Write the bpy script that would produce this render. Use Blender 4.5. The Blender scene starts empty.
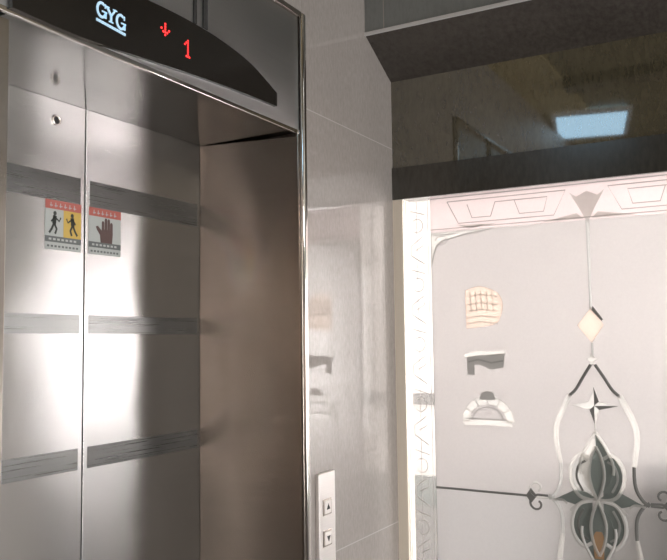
import bpy, bmesh, math, random
from mathutils import Vector, Matrix
random.seed(4)
S = bpy.context.scene
COL = S.collection

# ------------------------------------------------------------------ camera
YAW, PITCH, ROLL, F = 0.508723, 0.076818, -0.013116, 806.48
fw = Vector((math.cos(YAW)*math.cos(PITCH), math.sin(YAW)*math.cos(PITCH), math.sin(PITCH)))
r0 = Vector((math.sin(YAW), -math.cos(YAW), 0)); u0 = r0.cross(fw)
rr = r0*math.cos(ROLL) + u0*math.sin(ROLL); uu = -r0*math.sin(ROLL) + u0*math.cos(ROLL)
cd = bpy.data.cameras.new('camera'); cam = bpy.data.objects.new('camera', cd); COL.objects.link(cam)
cam.matrix_world = Matrix(((rr.x, uu.x, -fw.x, 0), (rr.y, uu.y, -fw.y, 0), (rr.z, uu.z, -fw.z, 1.57), (0, 0, 0, 1)))
cd.sensor_fit = 'HORIZONTAL'; cd.sensor_width = 36; cd.lens = F/667*36; cd.clip_start = .02
S.camera = cam

# ------------------------------------------------------------------ world, lights, exposure
W = bpy.data.worlds.new('world'); S.world = W; W.use_nodes = True
W.node_tree.nodes['Background'].inputs[0].default_value = (.6, .7, .8, 1)
W.node_tree.nodes['Background'].inputs[1].default_value = .05
vs = S.view_settings
S.display_settings.display_device = 'sRGB'
vs.view_transform = 'Standard'; vs.look = 'None'; vs.gamma = 1; vs.use_curve_mapping = False
vs.exposure = 0.2

def area(name, loc, rot, sx, sy, power, col):
    l = bpy.data.lights.new(name, 'AREA'); l.shape = 'RECTANGLE'; l.size = sx; l.size_y = sy
    l.energy = power; l.color = col
    o = bpy.data.objects.new(name, l); o.location = loc; o.rotation_euler = rot; COL.objects.link(o); return o
HP = math.pi/2
# daylight through the lobby windows behind the etched glass
area('window_daylight', (5.42, -2.15, 1.5), (0, HP, 0), 1.35, 2.6, 305, (1, .98, .98))
area('window_daylight_far', (4.2, 3.1, 1.6), (-HP, 0, 0), 1.6, 1.5, 34, (1, .95, .93))
# unseen fill lights added to brighten the hall and its left wall
area('hall_window_daylight', (1.6, -2.66, 1.4), (HP, 0, 0), 1.4, 1.7, 80, (1, .975, .945))
area('hall_ceiling_lamp', (-.8, -1.0, 2.78), (0, 0, 0), .6, .6, 48, (1, .95, .9))
LAMP = 3.0      # radiance of the ceiling lamp diffuser

# ------------------------------------------------------------------ materials
def mat(name):
    m = bpy.data.materials.new(name); m.use_nodes = True
    nt = m.node_tree; b = nt.nodes['Principled BSDF']; return m, nt, b
def lk(nt, a, b): nt.links.new(a, b)
def simple(name, col, rough=.5, metal=0, emit=0, spec=.5):
    m, nt, b = mat(name)
    b.inputs['Base Color'].default_value = (*col, 1); b.inputs['Roughness'].default_value = rough
    b.inputs['Metallic'].default_value = metal; b.inputs['Specular IOR Level'].default_value = spec
    tc = nt.nodes.new('ShaderNodeTexCoord'); n = nt.nodes.new('ShaderNodeTexNoise'); n.inputs['Scale'].default_value = 30
    mr = nt.nodes.new('ShaderNodeMapRange'); mr.inputs['To Min'].default_value = max(0, rough-.03); mr.inputs['To Max'].default_value = min(1, rough+.03)
    lk(nt, tc.outputs['Object'], n.inputs['Vector']); lk(nt, n.outputs['Fac'], mr.inputs['Value']); lk(nt, mr.outputs[0], b.inputs['Roughness'])
    if emit:
        b.inputs['Emission Color'].default_value = (*col, 1); b.inputs['Emission Strength'].default_value = emit
    return m
def steel(name, col, rough, tang=(0, 0, 1), an=.75, wob=.015):
    m, nt, b = mat(name)
    b.inputs['Metallic'].default_value = 1; b.inputs['Anisotropic'].default_value = an
    cx = nt.nodes.new('ShaderNodeCombineXYZ')
    for i in range(3): cx.inputs[i].default_value = tang[i]
    lk(nt, cx.outputs[0], b.inputs['Tangent'])
    tc = nt.nodes.new('ShaderNodeTexCoord'); mp = nt.nodes.new('ShaderNodeMapping')
    mp.inputs['Scale'].default_value = (3, 3, 260)
    n = nt.nodes.new('ShaderNodeTexNoise'); n.inputs['Scale'].default_value = 1.5; n.inputs['Detail'].default_value = 2
    lk(nt, tc.outputs['Object'], mp.inputs[0]); lk(nt, mp.outputs[0], n.inputs['Vector'])
    cr = nt.nodes.new('ShaderNodeMixRGB'); cr.inputs[1].default_value = (*[c*.93 for c in col], 1); cr.inputs[2].default_value = (*[min(1, c*1.07) for c in col], 1)
    lk(nt, n.outputs['Fac'], cr.inputs[0]); lk(nt, cr.outputs[0], b.inputs['Base Color'])
    mr = nt.nodes.new('ShaderNodeMapRange'); mr.inputs['To Min'].default_value = rough-.03; mr.inputs['To Max'].default_value = rough+.03
    lk(nt, n.outputs['Fac'], mr.inputs['Value']); lk(nt, mr.outputs[0], b.inputs['Roughness'])
    # slight buckle of sheet metal
    n2 = nt.nodes.new('ShaderNodeTexNoise'); n2.inputs['Scale'].default_value = 2.2; n2.inputs['Detail'].default_value = 1
    lk(nt, tc.outputs['Object'], n2.inputs['Vector'])
    bp = nt.nodes.new('ShaderNodeBump'); bp.inputs['Strength'].default_value = 1; bp.inputs['Distance'].default_value = wob
    lk(nt, n2.outputs['Fac'], bp.inputs['Height']); lk(nt, bp.outputs[0], b.inputs['Normal'])
    return m
def stone(name, c1, c2, rough, axis=None, step=.6, off=0., axis2=None, step2=1.2, off2=0., scale=90, joint=(.45, .42, .4), jw=.0016, ior=1.5):
    """polished tile: fine speckle, joints at fixed steps along one or two world axes"""
    m, nt, b = mat(name)
    tc = nt.nodes.new('ShaderNodeNewGeometry')
    n = nt.nodes.new('ShaderNodeTexNoise'); n.inputs['Scale'].default_value = scale; n.inputs['Detail'].default_value = 4; n.inputs['Roughness'].default_value = .7
    n2 = nt.nodes.new('ShaderNodeTexNoise'); n2.inputs['Scale'].default_value = 2.5; n2.inputs['Detail'].default_value = 3
    mp = nt.nodes.new('ShaderNodeMapping'); mp.inputs['Scale'].default_value = (1, 1, .35)
    lk(nt, tc.outputs['Position'], mp.inputs[0])
    lk(nt, mp.outputs[0], n.inputs['Vector']); lk(nt, mp.outputs[0], n2.inputs['Vector'])
    ad = nt.nodes.new('ShaderNodeMath'); ad.operation = 'MULTIPLY_ADD'; ad.inputs[1].default_value = .6
    lk(nt, n2.outputs['Fac'], ad.inputs[0]); 
    sb = nt.nodes.new('ShaderNodeMath'); sb.operation = 'SUBTRACT'; sb.inputs[1].default_value = .3
    lk(nt, n.outputs['Fac'], sb.inputs[0]); lk(nt, sb.outputs[0], ad.inputs[2])
    rp = nt.nodes.new('ShaderNodeValToRGB'); rp.color_ramp.elements[0].position = .3; rp.color_ramp.elements[1].position = .7
    rp.color_ramp.elements[0].color = (*c1, 1); rp.color_ramp.elements[1].color = (*c2, 1)
    lk(nt, ad.outputs[0], rp.inputs[0])
    out = rp.outputs[0]
    sp = nt.nodes.new('ShaderNodeSeparateXYZ'); lk(nt, tc.outputs['Position'], sp.inputs[0])
    for ax, st, of in ((axis, step, off), (axis2, step2, off2)):
        if ax is None: continue
        a = nt.nodes.new('ShaderNodeMath'); a.operation = 'ADD'; a.inputs[1].default_value = -of + st*50.5
        lk(nt, sp.outputs[ax], a.inputs[0])
        p = nt.nodes.new('ShaderNodeMath'); p.operation = 'PINGPONG'; p.inputs[1].default_value = st/2
        lk(nt, a.outputs[0], p.inputs[0])
        g = nt.nodes.new('ShaderNodeMath'); g.operation = 'GREATER_THAN'; g.inputs[1].default_value = st/2-jw
        lk(nt, p.outputs[0], g.inputs[0])
        mx = nt.nodes.new('ShaderNodeMixRGB'); mx.inputs[2].default_value = (*joint, 1)
        lk(nt, g.outputs[0], mx.inputs[0]); lk(nt, out, mx.inputs[1]); out = mx.outputs[0]
    lk(nt, out, b.inputs['Base Color']); b.inputs['Roughness'].default_value = rough; b.inputs['IOR'].default_value = ior
    return m
def frosted(name, tint, clear=0., rough=.5, wt=.5, streak=True):
    """acid-etched glass: part of the light goes through softened, part is scattered evenly"""
    m, nt, b = mat(name); nt.nodes.remove(b); o = nt.nodes['Material Output']
    tr = nt.nodes.new('ShaderNodeBsdfTranslucent'); rf = nt.nodes.new('ShaderNodeBsdfRefraction'); df = nt.nodes.new('ShaderNodeBsdfDiffuse')
    gl = nt.nodes.new('ShaderNodeBsdfGlossy'); gl.inputs['Roughness'].default_value = .22
    rf.inputs['Roughness'].default_value = rough; rf.inputs['IOR'].default_value = 1.15
    tc = nt.nodes.new('ShaderNodeTexCoord'); n = nt.nodes.new('ShaderNodeTexNoise'); n.inputs['Scale'].default_value = 160; n.inputs['Detail'].default_value = 3
    lk(nt, tc.outputs['Object'], n.inputs['Vector'])
    mc = nt.nodes.new('ShaderNodeMixRGB'); mc.inputs[1].default_value = (*[c*.93 for c in tint], 1); mc.inputs[2].default_value = (*tint, 1)
    lk(nt, n.outputs['Fac'], mc.inputs[0])
    for s in (tr, rf, df): lk(nt, mc.outputs[0], s.inputs['Color'])
    m1 = nt.nodes.new('ShaderNodeMixShader'); m1.inputs[0].default_value = .35
    lk(nt, tr.outputs[0], m1.inputs[1]); lk(nt, df.outputs[0], m1.inputs[2])
    m2 = nt.nodes.new('ShaderNodeMixShader'); m2.inputs[0].default_value = wt
    lk(nt, m1.outputs[0], m2.inputs[1]); lk(nt, rf.outputs[0], m2.inputs[2])
    last = m2
    if clear:
        tp = nt.nodes.new('ShaderNodeBsdfTransparent'); tp.inputs[0].default_value = (.97, .97, .96, 1)
        m3 = nt.nodes.new('ShaderNodeMixShader'); m3.inputs[0].default_value = clear
        lk(nt, last.outputs[0], m3.inputs[1]); lk(nt, tp.outputs[0], m3.inputs[2]); last = m3
    m4 = nt.nodes.new('ShaderNodeMixShader'); fr = nt.nodes.new('ShaderNodeFresnel'); fr.inputs[0].default_value = 1.4
    lk(nt, fr.outputs[0], m4.inputs[0]); lk(nt, last.outputs[0], m4.inputs[1]); lk(nt, gl.outputs[0], m4.inputs[2])
    lk(nt, m4.outputs[0], o.inputs['Surface'])
    return m

def etched(name, tint, rough=.5, clear=.35):
    """stained or etched glass piece: half scattered through, half scattered back"""
    m, nt, b = mat(name); o = nt.nodes['Material Output']
    b.inputs['Base Color'].default_value = (*tint, 1); b.inputs['Roughness'].default_value = rough
    tr = nt.nodes.new('ShaderNodeBsdfTranslucent'); mx = nt.nodes.new('ShaderNodeMixShader'); mx.inputs[0].default_value = .5
    tc = nt.nodes.new('ShaderNodeTexCoord'); n = nt.nodes.new('ShaderNodeTexNoise'); n.inputs['Scale'].default_value = 60
    lk(nt, tc.outputs['Object'], n.inputs['Vector'])
    mc = nt.nodes.new('ShaderNodeMixRGB'); mc.inputs[1].default_value = (*[c*.9 for c in tint], 1); mc.inputs[2].default_value = (*tint, 1)
    lk(nt, n.outputs['Fac'], mc.inputs[0]); lk(nt, mc.outputs[0], tr.inputs['Color']); lk(nt, mc.outputs[0], b.inputs['Base Color'])
    lk(nt, b.outputs[0], mx.inputs[1]); lk(nt, tr.outputs[0], mx.inputs[2])
    tp = nt.nodes.new('ShaderNodeBsdfTransparent'); m3 = nt.nodes.new('ShaderNodeMixShader'); m3.inputs[0].default_value = clear
    lk(nt, mc.outputs[0], tp.inputs[0]); lk(nt, mx.outputs[0], m3.inputs[1]); lk(nt, tp.outputs[0], m3.inputs[2]); lk(nt, m3.outputs[0], o.inputs['Surface'])
    return m

M = {}
M['door_steel'] = steel('door_steel', (.72, .725, .725), .25, an=.9)
M['band'] = steel('etched_band_steel', (.255, .26, .258), .28, an=0)
M['frame_steel'] = steel('frame_steel', (.62, .565, .515), .2)
M['header_steel'] = steel('header_steel', (.43, .44, .435), .42)
M['soffit_steel'] = steel('soffit_steel', (.46, .46, .455), .12, tang=(0, 1, 0))
M['chrome'] = simple('bright_chrome', (.85, .82, .79), .12, 1)
M['tile'] = stone('polished_grey_tile', (.29, .265, .25), (.37, .34, .322), .06, 0, .57, 1.81, 2, 1.2, 1.0, 120, ior=1.75)
M['matt_tile'] = stone('honed_grey_tile', (.27, .25, .235), (.34, .315, .30), .5, 0, .6, .80, 2, 1.2, 1.0, 120)
M['bulk'] = stone('bulkhead_tile', (.24, .255, .255), (.29, .31, .307), .15, 1, .6, 1.035)
M['soffit'] = stone('brown_soffit_granite', (.05, .043, .038), (.085, .075, .066), .25, scale=60)
M['granite'] = stone('dark_olive_granite', (.070, .062, .040), (.105, .094, .062), .035, scale=70, ior=2.4)
M['granite_strip'] = stone('dark_header_granite', (.035, .031, .024), (.055, .049, .038), .2, scale=70, ior=1.7)
M['hall_wall'] = stone('beige_hall_tile', (.44, .34, .28), (.56, .44, .37), .3, 1, .6, 0, 2, 1.2, 1.0, 60)
M['back_wall'] = stone('dark_back_wall_stone', (.07, .066, .062), (.11, .104, .098), .3, 0, .8, 0, 2, 1.2, 1.0, 50)
M['wainscot'] = simple('dark_brown_wainscot', (.05, .042, .036), .4)  # tone of the dark band that the steel reveal mirrors
M['ceiling'] = stone('olive_brown_ceiling', (.17, .145, .095), (.22, .19, .125), .5, scale=30)
M['gold'] = stone('gold_ceiling_paper', (.42, .34, .17), (.62, .52, .30), .45, scale=55)
M['floor'] = stone('grey_floor_tile', (.07, .065, .06), (.11, .1, .092), .2, 0, .8, 0, 1, .8, 0, 40)
M['white_wall'] = simple('white_lobby_wall', (.9, .87, .85), .7)
M['lobby_floor'] = stone('lobby_floor_stone', (.16, .16, .155), (.24, .235, .225), .3, scale=20)
M['dark_rail'] = simple('dark_grey_rail', (.09, .09, .085), .4)
M['green'] = simple('grey_green_skirting', (.13, .16, .15), .4)
M['shaft'] = simple('shaft_concrete', (.05, .05, .05), .9)
M['cream'] = simple('cream_frame_paint', (.93, .84, .72), .4)
M['black_glass'] = simple('smoked_acrylic', (.016, .014, .012), .16)
M['dark'] = simple('dark_gap', (.02, .02, .02), .7)
M['led'] = simple('red_led', (1, .03, .03), .4, 0, 2.2)
M['logo'] = simple('pale_blue_logo', (.42, .62, .78), .4, 0, .45)
M['pane'] = frosted('frosted_pane_glass', (.765, .75, .745), 0, .65, .57)
M['lower'] = frosted('deep_etched_pane_glass', (.75, .74, .735), 0, .68, .45)  # darker tint paints the shade seen through the lower glass
M['border'] = frosted('light_border_glass', (1, .985, .98), .78, .3, .4)
M['etch'] = etched('white_etching', (.95, .94, .92))  # white etching, also bright bevel reflections painted white
M['etch_grey'] = simple('fine_grey_etching', (.66, .65, .64), .4)
M['border_top'] = frosted('pinkish_border_glass', (.90, .83, .83), .12, .35, .5)
M['etch_line'] = etched('faint_line_etching', (.86, .84, .83), .5, .5)
M['smoke'] = etched('smoked_bevel_glass', (.44, .485, .465), .12, .25)  # dark reflections in the bevels painted as a glass tint
M['silver'] = etched('silver_bevel_glass', (.85, .85, .84))  # bright reflections in the bevels painted as a glass tint
M['peach'] = etched('peach_stained_glass', (.94, .85, .79))
M['amber'] = simple('amber_stained_glass', (.42, .27, .16), .2)
M['lead'] = simple('dark_lead_line', (.21, .21, .205), .35)  # dark drawn lines, also dark bevel reflections painted in
M['st_white'] = simple('sticker_white', (.42, .45, .44), .5)
M['st_red'] = simple('sticker_red', (.42, .11, .09), .5)
M['st_yellow'] = simple('sticker_yellow', (.55, .38, .08), .5)
M['st_grey'] = simple('sticker_caption_grey', (.12, .13, .13), .5)
M['st_dark'] = simple('sticker_ink', (.035, .04, .035), .6)
M['st_brown'] = simple('sticker_hand_brown', (.1, .06, .055), .6)
M['plate'] = steel('call_plate_steel', (.92, .89, .87), .5, an=0)
M['button'] = simple('button_white', (.85, .8, .78), .3)
M['lamp'] = simple('lamp_diffuser', (.5, .78, 1), .5, 0, LAMP)
M['lamp_frame'] = simple('lamp_frame_white', (.8, .8, .8), .4)

# ------------------------------------------------------------------ builders
CUTS = []
class MB:
    def __init__(s): s.bm = bmesh.new()
    def box(s, a, b, bev=0):
        vs_ = [s.bm.verts.new((x, y, z)) for x in (a[0], b[0]) for y in (a[1], b[1]) for z in (a[2], b[2])]
        fs = [s.bm.faces.new([vs_[i] for i in q]) for q in ((0, 1, 3, 2), (4, 6, 7, 5), (0, 4, 5, 1), (2, 3, 7, 6), (0, 2, 6, 4), (1, 5, 7, 3))]
        if bev:
            es = list({e for f in fs for e in f.edges})
            bmesh.ops.bevel(s.bm, geom=es, offset=bev, segments=3, profile=.5, affect='EDGES')
        return s
    def prism(s, pts, f, d0, d1):
        """closed outline pts (2D) extruded from depth d0 to d1; f(u, v, d) -> 3D"""
        A = [s.bm.verts.new(f(u, v, d0)) for u, v in pts]; B = [s.bm.verts.new(f(u, v, d1)) for u, v in pts]
        n = len(pts)
        caps = [s.bm.faces.new(A), s.bm.faces.new(B[::-1])]
        for i in range(n): s.bm.faces.new((A[i], A[(i+1) % n], B[(i+1) % n], B[i]))
        for c in caps: c.normal_update()
        bmesh.ops.triangulate(s.bm, faces=caps, ngon_method='EAR_CLIP')
        return s
    def ribbon(s, pts, w, f, d0, d1, ridge=0):
        """strip of width w (number or per-point list) along pts; ridge raises the middle like a bevelled strip"""
        n = len(pts); w = w if isinstance(w, (list, tuple)) else [w]*n
        rows = []
        for i in range(n):
            a = pts[max(0, i-1)]; b = pts[min(n-1, i+1)]
            tx, ty = b[0]-a[0], b[1]-a[1]; L = math.hypot(tx, ty) or 1; nx, ny = -ty/L, tx/L
            u, v = pts[i]; h = w[i]/2
            row = [f(u+nx*h, v+ny*h, d0), f(u+nx*h, v+ny*h, d1), f(u, v, d1+ridge), f(u-nx*h, v-ny*h, d1), f(u-nx*h, v-ny*h, d0)]
            rows.append([s.bm.verts.new(p) for p in row])
        for a, b in zip(rows, rows[1:]):
            for k in range(5): s.bm.faces.new((a[k], b[k], b[(k+1) % 5], a[(k+1) % 5]))
        s.bm.faces.new(rows[0]); s.bm.faces.new(rows[-1][::-1])
        return s
    def inset(s):
        """let the piece reach through the pane, and remember its outline so the pane is cut to receive it"""
        s.bm.verts.ensure_lookup_table()
        back = max(v.co.x for v in s.bm.verts)
        c = s.bm.copy()
        for v in c.verts: v.co.x = X1+.02 if v.co.x > back-1e-5 else X1-.02
        me = bpy.data.meshes.new('cut'); bmesh.ops.recalc_face_normals(c, faces=c.faces); c.to_mesh(me); c.free(); CUTS.append(me)
        for v in s.bm.verts:
            if v.co.x > back-1e-5: v.co.x = X1+.0085
        return s
    def build(s, name, m, parent=None, origin=None, smooth=False, label=None):
        if parent is not None and parent.name == 'etched_glass_panel' and m in ('etch', 'silver', 'peach') and name not in ('leaf_edge', 'petal_vein', 'centre_petal_rim', 'border_gusset'): s.inset()
        o0 = Vector(parent.get('_o', (0, 0, 0))) if parent else Vector(origin or (0, 0, 0))
        bmesh.ops.recalc_face_normals(s.bm, faces=s.bm.faces)
        bmesh.ops.translate(s.bm, verts=s.bm.verts, vec=-o0)
        me = bpy.data.meshes.new(name); s.bm.to_mesh(me); s.bm.free()
        if smooth:
            for p in me.polygons: p.use_smooth = True
        me.materials.append(M[m]); o = bpy.data.objects.new(name, me); COL.objects.link(o)
        if parent: o.parent = parent; o['_o'] = tuple(o0)
        else: o.location = o0
        if label: o['label'] = label
        return o
def thing(name, label, cat, loc, group=None):
    o = bpy.data.objects.new(name, None); o.empty_display_size = .05; COL.objects.link(o); o.location = loc
    o['label'] = label; o['category'] = cat; o['_o'] = tuple(loc)
    if group: o['group'] = group
    return o
def struct(name, mb, m):
    o = mb.build(name, m); o['kind'] = 'structure'; return o
def smooth_path(P, n=6):
    out = []
    for i in range(len(P)-1):
        p0, p1, p2, p3 = P[max(0, i-1)], P[i], P[i+1], P[min(len(P)-1, i+2)]
        for k in range(n):
            t = k/n
            out.append(tuple(.5*(2*p1[j]+(p2[j]-p0[j])*t+(2*p0[j]-5*p1[j]+4*p2[j]-p3[j])*t*t+(3*p1[j]-p0[j]-3*p2[j]+p3[j])*t**3) for j in (0, 1)))
    out.append(P[-1]); return out

# ------------------------------------------------------------------ the setting (metres; x along the lift wall, y into it)
Y0, YD, X1 = 1.1, 1.38, 2.38       # lift wall face, lift door face, etched glass wall face
ZC = 2.8
struct('floor', MB().box((-1.7, -2.8, -.1), (2.46, 1.62, 0)), 'floor')
struct('floor_lobby', MB().box((2.46, -4.2, -.1), (5.6, 3.3, 0)), 'lobby_floor')
struct('ceiling', MB().box((-1.7, -2.8, ZC), (2.46, 1.62, ZC+.1)), 'ceiling')
struct('ceiling_lobby', MB().box((2.46, -4.2, ZC), (5.6, 3.3, ZC+.1)), 'white_wall')
struct('wall_front', MB().box((1.812, Y0, 0), (X1+.06, 1.40, ZC)), 'tile')
struct('wall_front_upper', MB().box((.80, Y0, 2.45), (1.812, 1.40, ZC)).box((-1.7, Y0, 0), (.80, 1.40, ZC)), 'matt_tile')
struct('wall_shaft', MB().box((-1.7, 1.52, 0), (2.46, 1.62, ZC)), 'shaft')
struct('wall_left', MB().box((-1.7, -2.8, 0), (-1.6, 1.1, ZC)), 'hall_wall')
struct('wall_back', MB().box((-1.6, -2.8, 0), (2.38, -2.7, ZC)), 'back_wall')
# glass wall side: sloped soffit and bulkhead above, granite transom, pilaster beyond the glass
fy = lambda u, v, d: (u, d, v)
struct('trim_1', MB().prism([(X1, 2.425), (2.195, 2.525), (2.215, 2.54), (X1, 2.54)], fy, -2.7, Y0), 'soffit')
struct('trim_2', MB().box((2.195, -2.7, 2.54), (2.38, Y0, ZC)).prism([(2.195, 2.5252), (2.215, 2.54), (2.195, 2.54)], fy, -2.7, Y0), 'bulk')
struct('trim_3', MB().box((X1, -2.7, 2.135), (X1+.06, Y0, 2.54)), 'granite')
struct('trim_4', MB().box((X1-.006, -2.7, 2.03), (X1+.06, Y0, 2.135)), 'granite_strip')
struct('wall_right', MB().box((X1, -2.7, 0), (X1+.06, -.135, 2.03)), 'tile')
struct('trim_5', MB().box((X1-.004, 1.066, 0), (X1+.05, 1.1, 2.03)).box((X1-.004, -.135, 0), (X1+.05, -.098, 2.03)), 'cream')
# lobby beyond the glass
struct('wall_lobby_far', MB().box((5.5, -4.2, 0), (5.6, 3.3, ZC)), 'white_wall')
struct('wall_lobby_side', MB().box((2.46, 3.2, 0), (5.5, 3.3, ZC)).box((2.46, -4.2, 0), (5.5, -4.1, ZC)), 'white_wall')
struct('wall_lobby_near', MB().box((2.44, 1.1, 0), (2.46, 3.2, ZC)).box((2.44, -4.1, 0), (2.46, -.135, ZC)).box((2.44, -.135, 2.03), (2.46, 1.1, ZC)), 'white_wall')
struct('trim_6', MB().box((5.46, -1.0, 1.11), (5.5, 3.2, 1.19)), 'dark_rail')
struct('baseboard_lobby', MB().box((5.45, -1.0, 0), (5.5, 3.2, .39)), 'lobby_floor')
struct('trim_12', MB().box((5.45, -1.0, .39), (5.5, 3.2, .60)), 'green')
struct('trim_9', MB().box((2.190, -2.7, 2.521), (2.197, Y0, 2.531)), 'lamp_frame')  # white strip painted in as the highlight along the bulkhead edge
struct('trim_11', MB().box((-1.6, -2.7, 0), (-1.57, 1.1, 1.05)), 'wainscot')  # unseen dark band added to darken low reflections in the steel
struct('trim_10', MB().box((-1.6, -2.7, 2.1), (-1.56, 1.1, ZC)), 'granite_strip')  # unseen dark band added to darken high reflections in the steel
struct('wall_lobby_low', MB().box((2.55, -1.0, 0), (2.67, .39, 1.2)), 'green')  # unidentified dark mass added to dim the lower right of the glass
# gold papered ceiling field and dark ceiling beams of the hall
struct('trim_7', MB().box((-.75, .86, ZC-.012), (1.55, 1.1, ZC)), 'gold')
struct('trim_8', MB().box((-1.6, .1, ZC-.09), (2.195, .24, ZC)).box((.86, .24, ZC-.05), (.98, .86, ZC)), 'granite_strip')

# ------------------------------------------------------------------ lift frame
fr = thing('elevator_door_frame', 'brushed stainless steel frame and header around the lift doors', 'door frame', (1.345, Y0, 0))
yf = Y0-.003
MB().box((.80, yf, 2.130), (1.79, 1.37, 2.45), .0015).build('header_plate', 'header_steel', fr)
MB().prism([(.0005, 2.1225), (.278, 2.112), (.278, 2.1295), (.0005, 2.1295)], lambda u, v, d: (d, Y0+u, v), .877, 1.782).build('soffit_plate', 'soffit_steel', fr)
MB().box((.80, yf-.003, 2.119), (1.79, yf+.004, 2.1295), .0014).build('header_lip', 'chrome', fr, label='bright polished lower lip')
MB().prism([(1.782, yf), (1.8115, yf), (1.8115, 1.379), (1.7295, 1.379)], lambda u, v, d: (u, v, d), 0, 2.111).prism([(1.782, yf), (1.8115, yf), (1.8115, Y0), (1.7812, Y0)], lambda u, v, d: (u, v, d), 2.111, 2.119).build('jamb', 'frame_steel', fr)
MB().box((.80, yf, 0), (.877, 1.372, 2.110), .002).build('jamb', 'frame_steel', fr)
MB().box((1.791, yf-.014, 0), (1.811, yf-.0005, 2.45), .006).build('edge_trim', 'chrome', fr, smooth=True, label='rounded polished edge trim')
MB().box((1.352, yf-.003, 2.27), (1.362, yf, 2.45)).box((1.385, yf-.003, 2.27), (1.40, yf, 2.45)).build('seam_cover', 'dark', fr, label='dark upright seam strips over the display')  # two dark upright strips on the header plate
MB().box((.80, yf-.012, 2.435), (1.79, yf, 2.45), .002).build('top_trim', 'frame_steel', fr)

# lift door leaves
K = YD/1.422                        # door details were measured in a plane at 1.422
kz = lambda z: 1.57+(z-1.57)*K
def leaf(xa, xb, label, key):
    xa, xb = max(xa*K, .805), min(xb*K, 1.80)
    t = thing('elevator_door', label, 'lift door', ((xa+xb)/2, YD, 0), 'lift door leaves')
    MB().box((xa, YD, .012), (xb, YD+.035, 2.22), .0006).build('door_leaf', 'door_steel', t)
    for z0, z1 in ((1.287, 1.336), (1.597, 1.640), (1.897, 1.959)):
        z0, z1 = kz(z0), kz(z1)
        MB().box((max(xa, .88)+.012, YD-.0008, z0), (min(xb, 1.73)-.012, YD+.001, z1)).build('etched_band', 'band', t, label='matt etched steel band')
    if key:
        m = MB(); n = 24
        ring = [[(1.266*K+r_*math.cos(2*math.pi*k/n), YD-d, kz(2.081)+r_*math.sin(2*math.pi*k/n)) for k in range(n)] for r_, d in ((.013, 0), (.012, .003), (.008, .003), (.0075, -.001))]
        V = [[m.bm.verts.new(p) for p in q] for q in ring]
        for a, b in zip(V, V[1:]):
            for k in range(n): m.bm.faces.new((a[k], a[(k+1) % n], b[(k+1) % n], b[k]))
        ko = m.build('keyhole_ring', 'chrome', t, smooth=True)
        m = MB(); m.prism([(1.266*K+.0075*math.cos(2*math.pi*k/n), kz(2.081)+.0075*math.sin(2*math.pi*k/n)) for k in range(n)], fy, YD-.001, YD-.0005)
        m.build('keyhole', 'dark', t)
    return t
leaf(.78, 1.353, 'left brushed steel lift door leaf with the round keyhole', True)
leaf(1.3575, 1.88, 'right brushed steel lift door leaf against the shaded jamb', False)

# warning stickers on the doors
def sticker(xa, xb, z0, z1, label, hand):
    xa, xb, z0, z1 = xa*K, xb*K, kz(z0), kz(z1)
    t = thing('warning_sticker', label, 'sticker', ((xa+xb)/2, YD, z0), 'warning stickers on the lift doors')
    f = lambda u, v, d: (xa+u*(xb-xa), YD-.0002-d, z0+v*(z1-z0))
    rect = lambda m, a, b, c, d_, k0, k1: m.prism([(a, b), (c, b), (c, d_), (a, d_)], f, k0, k1)
    rect(MB(), 0, 0, 1, 1, 0, .0006).build('card', 'st_white', t)
    rect(MB(), 0, .82, 1, 1, .0006, .0009).build('header_strip', 'st_red', t, label='red strip with pale heading marks')
    m = MB()
    for k in range(6):
        x = .12+k*.13
        rect(m, x, .88, x+.08, .90, .0009, .0011); rect(m, x+.02, .86, x+.04, .95, .0009, .0011)
    m.build('heading_mark', 'st_white', t)
    rect(MB(), 0, .15, 1, .27, .0006, .0009).build('caption_strip', 'st_grey', t)
    m = MB()
    for k in range(7):
        rect(m, .1+k*.115, .19, .17+k*.115, .23, .0009, .0011)
    m.build('caption_mark', 'st_white', t)
    m = MB()
    for k in range(9): rect(m, .06+k*.1, .05, .12+k*.1, .09, .0006, .0009)
    m.build('small_print', 'st_grey', t)
    if not hand:
        rect(MB(), .5, .27, 1, .82, .0006, .0009).build('yellow_half', 'st_yellow', t)
        for ox, flip in ((.26, 1), (.74, -1)):
            m = MB(); d0, d1 = .0009, .0012
            m.prism([(ox+.045*math.cos(a*.5236), .735+.045*math.sin(a*.5236)) for a in range(12)], f, d0, d1)
            m.ribbon([(ox, .69), (ox-.02*flip, .52)], .10, f, d0, d1)
            m.ribbon([(ox, .66), (ox+.12*flip, .58), (ox+.16*flip, .66)], .035, f, d0, d1)
            m.ribbon([(ox, .66), (ox-.1*flip, .56)], .035, f, d0, d1)
            m.ribbon([(ox-.02*flip, .54), (ox+.05*flip, .42), (ox+.01*flip, .32)], .05, f, d0, d1)
            m.ribbon([(ox-.02*flip, .54), (ox-.08*flip, .42), (ox-.15*flip, .33)], .05, f, d0, d1)
            m.build('warning_figure', 'st_dark', t)
    else:
        m = MB(); d0, d1 = .0006, .0011
        m.prism([(.36, .27), (.72, .27), (.74, .5), (.70, .56), (.40, .56), (.34, .44)], f, d0, d1)
        for x, h in ((.43, .70), (.52, .77), (.61, .76), (.695, .69)):
            m.prism([(x-.04, .5), (x+.04, .5), (x+.038, h), (x+.02, h+.035), (x-.02, h+.035), (x-.038, h)], f, d0+.0001, d1+.0001)
        m.prism([(.42, .34), (.24, .54), (.21, .60), (.27, .62), (.42, .50)], f, d0+.0002, d1+.0002)
        m.build('warning_hand', 'st_brown', t)
    return t
sticker(1.238, 1.343, 1.785, 1.897, 'warning sticker with red header, white and yellow halves and two figures', False)
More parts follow.
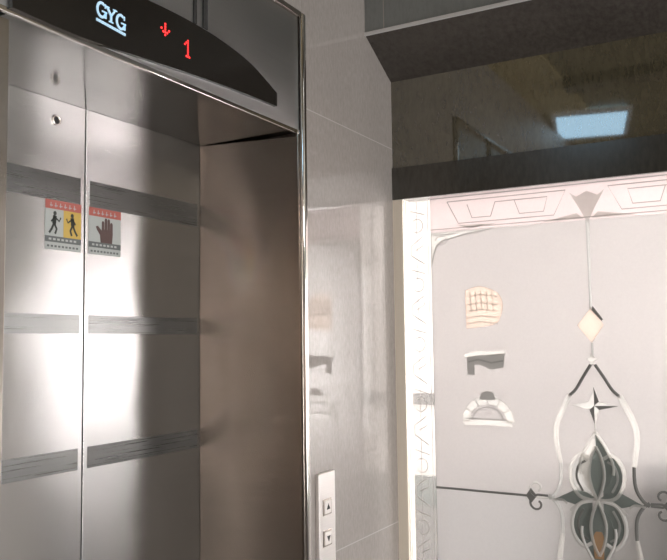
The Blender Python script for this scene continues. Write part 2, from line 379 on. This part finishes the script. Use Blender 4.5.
sticker(1.367, 1.472, 1.785, 1.897, 'warning sticker with red header and one dark hand on white', True)

# indicator panel over the doors
dp = thing('floor_indicator', 'dark arched floor indicator panel with pale blue logo and red digits', 'floor indicator', (1.273, yf, 2.126))
fd = lambda u, v, d: (u-.012, yf-d, v)
low = smooth_path([(.885, 2.128), (1.04, 2.1275), (1.25, 2.142), (1.45, 2.155), (1.682, 2.163)], 5)
top = smooth_path([(1.682, 2.197), (1.571, 2.238), (1.452, 2.258), (1.348, 2.264), (1.24, 2.263), (1.10, 2.255), (.98, 2.235), (.885, 2.196)], 5)
MB().prism(low+top, fd, .0005, .010).build('housing', 'black_glass', dp)
lg = None
def stroke(m, pts, w): m.ribbon(pts, w, fd, .0102, .0115)
def arc(cx, cz, rx, rz, a0, a1, n=14): return [(cx+rx*math.cos(math.radians(a0+(a1-a0)*k/n)), cz+rz*math.sin(math.radians(a0+(a1-a0)*k/n))) for k in range(n+1)]
# letters, in the panel plane: baseline about z 2.19
def letG(cx, cz, s):
    m = MB(); stroke(m, arc(cx, cz, .013*s, .0165*s, 48, 342), [.004*s]+[.0062*s]*13+[.005*s])
    stroke(m, [(cx+.001, cz-.002*s), (cx+.017*s, cz-.002*s)], .0035*s); stroke(m, [(cx+.0125*s, cz-.001*s), (cx+.0125*s, cz-.0165*s)], .0055*s)
    stroke(m, [(cx+.0115*s, cz+.017*s), (cx+.0115*s, cz+.007*s)], .0035*s)
    m.build('logo_letter', 'logo', dp)
def letY(cx, cz, s):
    m = MB(); stroke(m, [(cx-.013*s, cz+.0165*s), (cx, cz-.001*s)], .0065*s); stroke(m, [(cx+.013*s, cz+.0165*s), (cx, cz-.001*s)], .0045*s)
    stroke(m, [(cx, cz+.002*s), (cx, cz-.0165*s)], .0062*s); stroke(m, [(cx-.007*s, cz-.0155*s), (cx+.007*s, cz-.0155*s)], .003*s)
    stroke(m, [(cx-.019*s, cz+.0165*s), (cx-.006*s, cz+.0165*s)], .003*s); stroke(m, [(cx+.006*s, cz+.0165*s), (cx+.019*s, cz+.0165*s)], .003*s)
    m.build('logo_letter', 'logo', dp)
letG(1.083, 2.195, .82); letY(1.1075, 2.1925, .82); letG(1.133, 2.189, .82)
m = MB()
for k in range(12): stroke(m, [(1.070+k*.0064, 2.173-k*.00045), (1.0754+k*.0064, 2.1726-k*.00045)], .0052)
m.build('logo_underline', 'logo', dp)
def dots(cx, cz, rows, px_):
    m = MB(); h = len(rows); w = len(rows[0])
    for j, r_ in enumerate(rows):
        for i, c in enumerate(r_):
            if c == '#':
                x = cx+(i-(w-1)/2)*px_; z = cz-(j-(h-1)/2)*px_
                m.prism([(x+px_*.42*math.cos(a*1.0472), z+px_*.42*math.sin(a*1.0472)) for a in range(6)], fd, .0102, .0112)
    return m
dots(1.261, 2.218, ['..#..', '..#..', '#.#.#', '.###.', '..#..'], .0058).build('direction_arrow', 'led', dp, label='red lit direction arrow')
dots(1.331, 2.200, ['..#.', '.##.', '#.#.', '..#.', '..#.', '..#.', '..#.', '.###'], .005).build('floor_digit', 'led', dp, label='red lit floor digit')

# call panel on the tile wall
cp = thing('call_button_panel', 'slim pale steel call plate with two buttons on the grey tile wall', 'call panel', (1.902, Y0, .86))
MB().box((1.858, Y0-.012, .86), (1.946, Y0, 1.223), .003).build('face_plate', 'plate', cp)
for z in (1.133, 1.052):
    b = MB().box((1.882, Y0-.0165, z-.017), (1.916, Y0-.012, z+.017), .003).build('call_button', 'button', cp)
    sgn = 1 if z > 1.1 else -1
    MB().prism([(1.890, z-.006*sgn), (1.908, z-.006*sgn), (1.899, z+.009*sgn)], fy, Y0-.0172, Y0-.0164).build('arrow_mark', 'dark', b)
    MB().box((1.876, Y0-.0135, z-.021), (1.922, Y0-.0119, z+.021), .001).build('button_surround', 'frame_steel', b)

# ------------------------------------------------------------------ etched glass panel
YC, Z_ = .484, 1.114
gp = thing('etched_glass_panel', 'frosted glass panel with etched flower and ornate border below dark stone', 'glass panel', (X1+.006, YC, 0))
G = lambda u, v, d: (X1+.003-d, YC+u, Z_+v)       # d counts towards the hall
HB, HI = .58, .488                                # half width of leaf and of frosted field
TB, TI = .915, .80                                # half height of leaf and of frosted field
rect = lambda a, b, c, d: [(a, b), (c, b), (c, d), (a, d)]
PANES = [MB().prism(rect(-HI, 0, HI, TI), G, -.006, 0).build('frosted_pane', 'pane', gp)]
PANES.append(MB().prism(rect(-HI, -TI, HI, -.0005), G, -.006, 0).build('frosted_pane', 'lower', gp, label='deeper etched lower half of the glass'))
m = MB()
m.prism(rect(HI, -TB-.199, HB, TB), G, -.006, 0); m.prism(rect(-HB, -TB-.199, -HI, TB), G, -.006, 0)
m.prism(rect(-HI, -TB-.199, HI, -TI), G, -.006, 0)
m.build('glass_border', 'border', gp, label='clearer glass side strips beside the frosted field')
m = MB(); m.prism(rect(-HI+.0002, TI+.0002, HI-.0002, TB), G, -.006, 0); m.build('glass_border', 'border_top', gp, label='pinkish glass strip above the frosted field')

def part(name, mat_, fn, label=None):
    m = MB(); fn(m); return m.build(name, mat_, gp, label=label)
# border line work
def border_lines(m):
    for s in (1, -1):
        for u in (.497, .535, .573): m.ribbon([(s*u, -TB), (s*u, TB-.005)], .0022, G, 0, .0008)
    for v in (TI+.008, TB-.008):
        m.ribbon([(-.49, v), (.49, v)], .0026, G, 0, .0008); m.ribbon([(-.49, -v), (.49, -v)], .0026, G, 0, .0008)
    for s in (1, -1):
        for t in (1, -1):
            a, b = .43*s, .06*s; o_ = .03*s
            v0, v1 = t*(TI+.022), t*(TB-.022)
            m.ribbon([(a, v1), (a-o_*1.2, v0), (b+o_*1.2, v0), (b+.0, v1), (a, v1)], .003, G, 0, .0008)
            c, d = a-o_*2.2, b+o_*2.2; w0, w1 = t*(TI+.036), t*(TB-.036)
            m.ribbon([(c, w1), (c-o_*.5, w0), (c-o_*2.5, w0), (c-o_*3, w1), (c-o_*5, w1), (c-o_*5.5, w0), (d, w0), (d-o_*.4, w1), (c-o_*5, w1)], .003, G, 0, .0008)
        for k in range(9):          # key and scroll figures up the side strips
            v = -.82+k*.19; c = s*.534
            m.ribbon([(c-.025, v), (c+.022, v+.03), (c+.022, v+.06), (c-.02, v+.09), (c-.02, v+.06), (c+.008, v+.045)], .0035, G, 0, .0008)
            m.ribbon(arc(c, v+.125, .02, .022, 40, 330, 12), .003, G, 0, .0008)
            m.ribbon([(c-.026, v+.16), (c+.026, v+.175)], .003, G, 0, .0008)
part('border_etching', 'etch_line', border_lines)
GL = 'white etched wedge of the border'
for t in (1, -1):
    MB().prism([(.05, t*(TB-.03)), (.03, t*(TB-.045)), (0, t*(TB-.03)), (-.03, t*(TB-.045)), (-.05, t*(TB-.03)), (-.022, t*(TI+.035)), (0, t*(TI-.010)), (.022, t*(TI+.035))], G, .0001, .0007).build('border_gusset', 'etch', gp, label=GL)
    for s in (1, -1):
        MB().prism([(s*.03, t*(TI+.022)), (s*.13, t*(TI+.004)), (s*.012, t*(TI+.004))], G, .0001, .0007).build('border_gusset', 'etch', gp, label=GL)
        MB().prism([(s*.40, t*(TI+.018)), (s*.27, t*(TI+.012)), (s*.36, t*(TI+.003))], G, .0001, .0007).build('border_gusset', 'etch', gp, label=GL)
for s in (1, -1):
    for t in (1, -1):
        m = MB()
        c = smooth_path([(s*.483, t*.70), (s*.476, t*.735), (s*.466, t*.758), (s*.445, t*.772), (s*.42, t*.776), (s*.37, t*.787), (s*.31, t*.793)], 5)
        m.prism([(s*.487, t*.68)]+c+[(s*.28, t*.797), (s*.487, t*.797)], G, .0001, .0007)
        k = m.build('corner_flourish', 'etch', gp)
        m = MB(); m.ribbon(arc(s*.452, t*.772, .02, .014, 0, 300), .003, G, .0008, .0014); m.ribbon([(s*.48, t*.79), (s*.40, t*.79)], .003, G, .0008, .0014)
        m.ribbon(c, .003, G, .0008, .0014)
        k2 = m.build('flourish_scroll', 'etch_grey', k)

# centre ornament, mirrored about its upright axis and about the level line
for t in (1, -1):
    f2 = (lambda t: lambda u, v, d: G(u, t*v, d))(t)
    MB().ribbon([(0, .80), (0, .54)], [.011, .006], f2, .0002, .0025, .001).build('centre_line', 'silver', gp)
    MB().prism([(0, .544), (.04, .495), (0, .444), (-.034, .495)], f2, .0002, .003).build('kite_drop', 'peach', gp, label='peach kite shaped drop')
    MB().prism([(-.006, .550), (-.034, .510), (-.028, .507), (-.002, .538)], f2, .003, .004).build('kite_edge', 'lead', gp)
    MB().ribbon([(0, .444), (0, .40)], .006, f2, .0002, .002).build('drop_stem', 'silver', gp)
    MB().prism([(0.002, .418), (.008, .404), (.018, .398), (.008, .393), (.002, .380), (-.005, .393), (-.016, .398), (-.005, .404)], f2, .001, .004).build('small_rosette', 'etch', gp)
    for s in (1, -1):
        f3 = (lambda s, t: lambda u, v, d: G(s*u, t*v, d))(s, t)
        up = smooth_path([(.006, .382), (.028, .348), (.05, .312), (.071, .292)])
        MB().ribbon(up, .0085, f3, .0002, .003, .001).build('arch_upper', 'lead', gp)  # dark tone paints the reflection in the arch bevel
        md = smooth_path([(.069, .296), (.092, .25), (.108, .21), (.112, .172), (.106, .13), (.101, .10)])
        n = len(md); MB().ribbon(md, [.016-.006*abs(i/n-.25) for i in range(n)], f3, .0002, .0035, .0012).build('arch_side', 'etch', gp, label='white etched arch side')
        lo = smooth_path([(.101, .10), (.101, .06), (.107, .032), (.122, .008), (.138, -.004)])
        MB().ribbon(lo, .0095, f3, .0002, .003, .001).build('arch_foot', 'lead' if s < 0 else 'silver', gp)  # one foot dark, one bright: painted bevel reflections
        sc = [(.168+.022*math.cos(a), .028-.0+.020*math.sin(a)) for a in [math.radians(-80-k*24) for k in range(15)]]
        sc = [(.172+(.026-.0013*k)*math.cos(math.radians(-95+k*24)), .022+(.026-.0013*k)*math.sin(math.radians(-95+k*24))) for k in range(15)]
        MB().ribbon([(.14, -.003)]+sc, .0062, f3, .0002, .0025, .001).build('scroll', 'lead' if t < 0 or s < 0 else 'etch', gp)
        lf = [(.0, .004), (.03, .022), (.06, .027), (.09, .012), (.128, -.008), (.09, -.008), (.06, -.016), (.03, -.006)]
        if t > 0:
            MB().prism(lf, f3, .0003, .003).build('leaf', 'smoke', gp, label='smoked glass leaf')
            MB().ribbon(smooth_path([(.005, .004), (.04, -.004), (.07, -.026), (.075, -.034)]), .008, f3, .003, .005).build('leaf_edge', 'etch', gp)
            MB().ribbon(smooth_path([(.128, -.008), (.10, -.004), (.085, -.014)]), .006, f3, .003, .005).build('leaf_edge', 'etch', gp)
        # bowl petals beside the tall one
        sd = smooth_path([(.02, .118), (.045, .128), (.068, .1), (.074, .065), (.064, .03), (.045, .008), (.012, .0)])
        fill = sd+[(.014, .04), (.02, .09)]
        fill = [(.035+(u-.035)*.86, .065+(v-.065)*.9) for u, v in fill]
        MB().prism(fill, f3, .0003, .0022).build('side_petal', 'smoke' if (s < 0 or t < 0) else 'silver', gp)
        MB().ribbon(sd, .010, f3, .0022, .0045, .001).build('petal_rim', 'etch' if t > 0 else 'etch_grey', gp)
        sd2 = smooth_path([(.03, .11), (.05, .095), (.056, .06), (.04, .025)])
        MB().ribbon(sd2, .006, f3, .0022, .004).build('petal_vein', 'lead' if s > 0 else 'silver', gp)
        # tall outer petal
        tp = smooth_path([(.0, .192), (.022, .158), (.042, .115), (.046, .08), (.034, .04), (.0, .0)])
        MB().prism([(u*.9, .1+(v-.1)*.92) for u, v in tp]+[(0, .03), (.018, .07), (.016, .12), (0, .155)], f3, .0024, .0034).build('tall_petal', 'etch' if (s > 0 and t > 0) else 'smoke', gp)
        MB().ribbon(tp[:20], .0075, f3, .0034, .005, .001).build('tall_petal_rim', 'etch' if t > 0 else 'etch_grey', gp)
    cpetal = smooth_path([(0, .152), (.014, .12), (.021, .075), (.014, .035), (0, 0)])
    MB().prism(cpetal+[(-u, v) for u, v in cpetal[::-1][1:-1]], f2, .0026, .0046).build('centre_petal', 'smoke', gp)
    MB().ribbon(cpetal+[(-u, v) for u, v in cpetal[::-1][1:]], .0085, f2, .0046, .0062, .001).build('centre_petal_rim', 'etch', gp)
MB().prism([(-.012, -.16), (.014, -.16), (.016, -.10), (.008, -.085), (-.008, -.085), (-.014, -.10)], G, .0047, .0058).build('amber_inset', 'amber', gp, label='amber glass inset below the level line')
MB().ribbon([(HI, .002), (.19, -.001)], .0065, G, .0002, .003, .001).build('level_line', 'lead', gp)
MB().ribbon([(-.19, -.001), (-HI, .002)], .0065, G, .0002, .003, .001).build('level_line', 'lead', gp)
for s in (1, -1):
    MB().prism([(s*.19, .022), (s*.205, 0), (s*.19, -.022), (s*.172, 0)], G, .0004, .0034).build('line_diamond', 'lead', gp)
star = []
for k in range(8):
    a = math.radians(90+45*k); r_ = ((.06 if k % 4 == 0 else .066) if k % 2 == 0 else .019); star.append((r_*math.cos(a), .266+r_*.88*math.sin(a)))
for t in (1, -1):
    f2 = (lambda t: lambda u, v, d: G(u, t*v, d))(t)
    MB().prism(star, f2, .0004, .0034).build('star', 'etch', gp, label='white four pointed star')
    m = MB()
    for k in (0, 2, 4):
        a, b = star[k], star[(k+1) % 8]; m.prism([a, b, (0, .266)], f2, .0034, .0042)
    m.build('star_facet', 'lead', gp)
    MB().ribbon([(0, .214), (0, .19)], .004, f2, .0004, .003).build('star_stem', 'etch', gp)

# three small motifs let into the frosted field
out = smooth_path([(.378, .61), (.33, .622), (.275, .60), (.258, .56), (.27, .52), (.285, .503), (.33, .496), (.376, .492)], 3)
lm = MB().prism(out, G, .0002, .0008).build('lattice_inset', 'peach', gp, label='peach lattice inset high on the frosted glass')
m = MB()
for v in (.59, .565, .545, .525, .507): m.ribbon([(.37, v), (.33, v+.006), (.275, v-.002)], .0045, G, .0009, .0015)
for u in (.362, .345, .328, .31, .292): m.ribbon([(u, .605), (u-.004, .545)], .0045, G, .0009, .0015)
m.build('lattice_line', 'etch', lm)
bd = MB().prism([(.378, .405), (.257, .416), (.262, .372), (.30, .366), (.337, .382), (.353, .38), (.353, .35), (.376, .35)], G, .0002, .0008).build('bracket_inset', 'etch_grey', gp, label='grey hooked inset below the peach lattice')
MB().ribbon([(.385, .407), (.34, .418), (.30, .414), (.255, .420)], .014, G, .0009, .0016).inset().build('white_edge', 'etch', bd)
MB().ribbon([(.372, .39), (.34, .397), (.30, .387), (.262, .393)], .005, G, .0009, .0014).build('pale_line', 'silver', bd)
oa = [(.315+.070*math.cos(math.radians(a)), .208+.066*math.sin(math.radians(a))) for a in range(0, 181, 12)]
dd = MB().ribbon(oa, .024, G, .0002, .0009).build('dome_inset', 'etch', gp, label='white dome shaped inset with a knob')
MB().ribbon([(.392, .203), (.33, .207), (.24, .204)], .016, G, .0009, .0016).inset().build('dome_base', 'etch', dd)
MB().prism([(.340, .275), (.335, .296), (.315, .302), (.295, .296), (.289, .275)], G, .0009, .0016).build('knob', 'etch_grey', dd, label='grey knob')
m = MB(); m.ribbon([(.315+.048*math.cos(math.radians(a)), .213+.040*math.sin(math.radians(a))) for a in range(0, 181, 15)], .003, G, .0009, .0014); m.ribbon([(.385, .218), (.25, .216)], .0025, G, .0009, .0014)
for k in range(1, 6):
    a = math.radians(30*k); m.ribbon([(.315+.056*math.cos(a), .21+.052*math.sin(a)), (.315+.08*math.cos(a), .21+.076*math.sin(a))], .0025, G, .0009, .0014)
m.build('dome_line', 'etch_grey', dd)

# cut the frosted panes to receive the insets
def cut_panes():
    cutters = []
    for me in CUTS:
        o = bpy.data.objects.new('cut', me); COL.objects.link(o); cutters.append(o)
    cc = bpy.data.collections.new('cut')
    for o in cutters: cc.objects.link(o)
    for p in PANES:
        md = p.modifiers.new('cut', 'BOOLEAN'); md.operation = 'DIFFERENCE'; md.operand_type = 'COLLECTION'; md.collection = cc; md.solver = 'EXACT'; md.use_self = True
    bpy.context.view_layer.update()
    dg = bpy.context.evaluated_depsgraph_get()
    new = [bpy.data.meshes.new_from_object(p.evaluated_get(dg)) for p in PANES]
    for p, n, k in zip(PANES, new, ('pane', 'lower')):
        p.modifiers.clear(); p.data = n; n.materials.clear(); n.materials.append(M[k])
        print('pane faces', len(n.polygons))
    for o in cutters: bpy.data.objects.remove(o)
    for me in CUTS: bpy.data.meshes.remove(me)
    bpy.data.collections.remove(cc)
cut_panes()

# ceiling lamp of the hall (seen mirrored in the stone above the glass)
lp = thing('ceiling_light', 'flat white ceiling light mirrored blue in the dark stone transom', 'ceiling light', (.14, .92, ZC))
def L(a, b, z0, z1, m):
    for (x0, y0), (x1, y1) in ((a, b),): m.box((x0, y0, z0), (x1, y1, z1))
    return m
L((-.115, .737), (.395, 1.103), ZC-.03, ZC-.014, MB()).build('diffuser', 'lamp', lp)
m = MB(); L((-.14, .712), (-.115, 1.128), ZC-.035, ZC-.012, m); L((.395, .712), (.42, 1.128), ZC-.035, ZC-.012, m); L((-.115, .712), (.395, .737), ZC-.035, ZC-.012, m); L((-.115, 1.103), (.395, 1.128), ZC-.035, ZC-.012, m)
m.build('lamp_frame', 'lamp_frame', lp)
lp.rotation_euler.z = math.radians(-12); lp.location.y = .90

for o in S.objects:
    if '_o' in o: del o['_o']
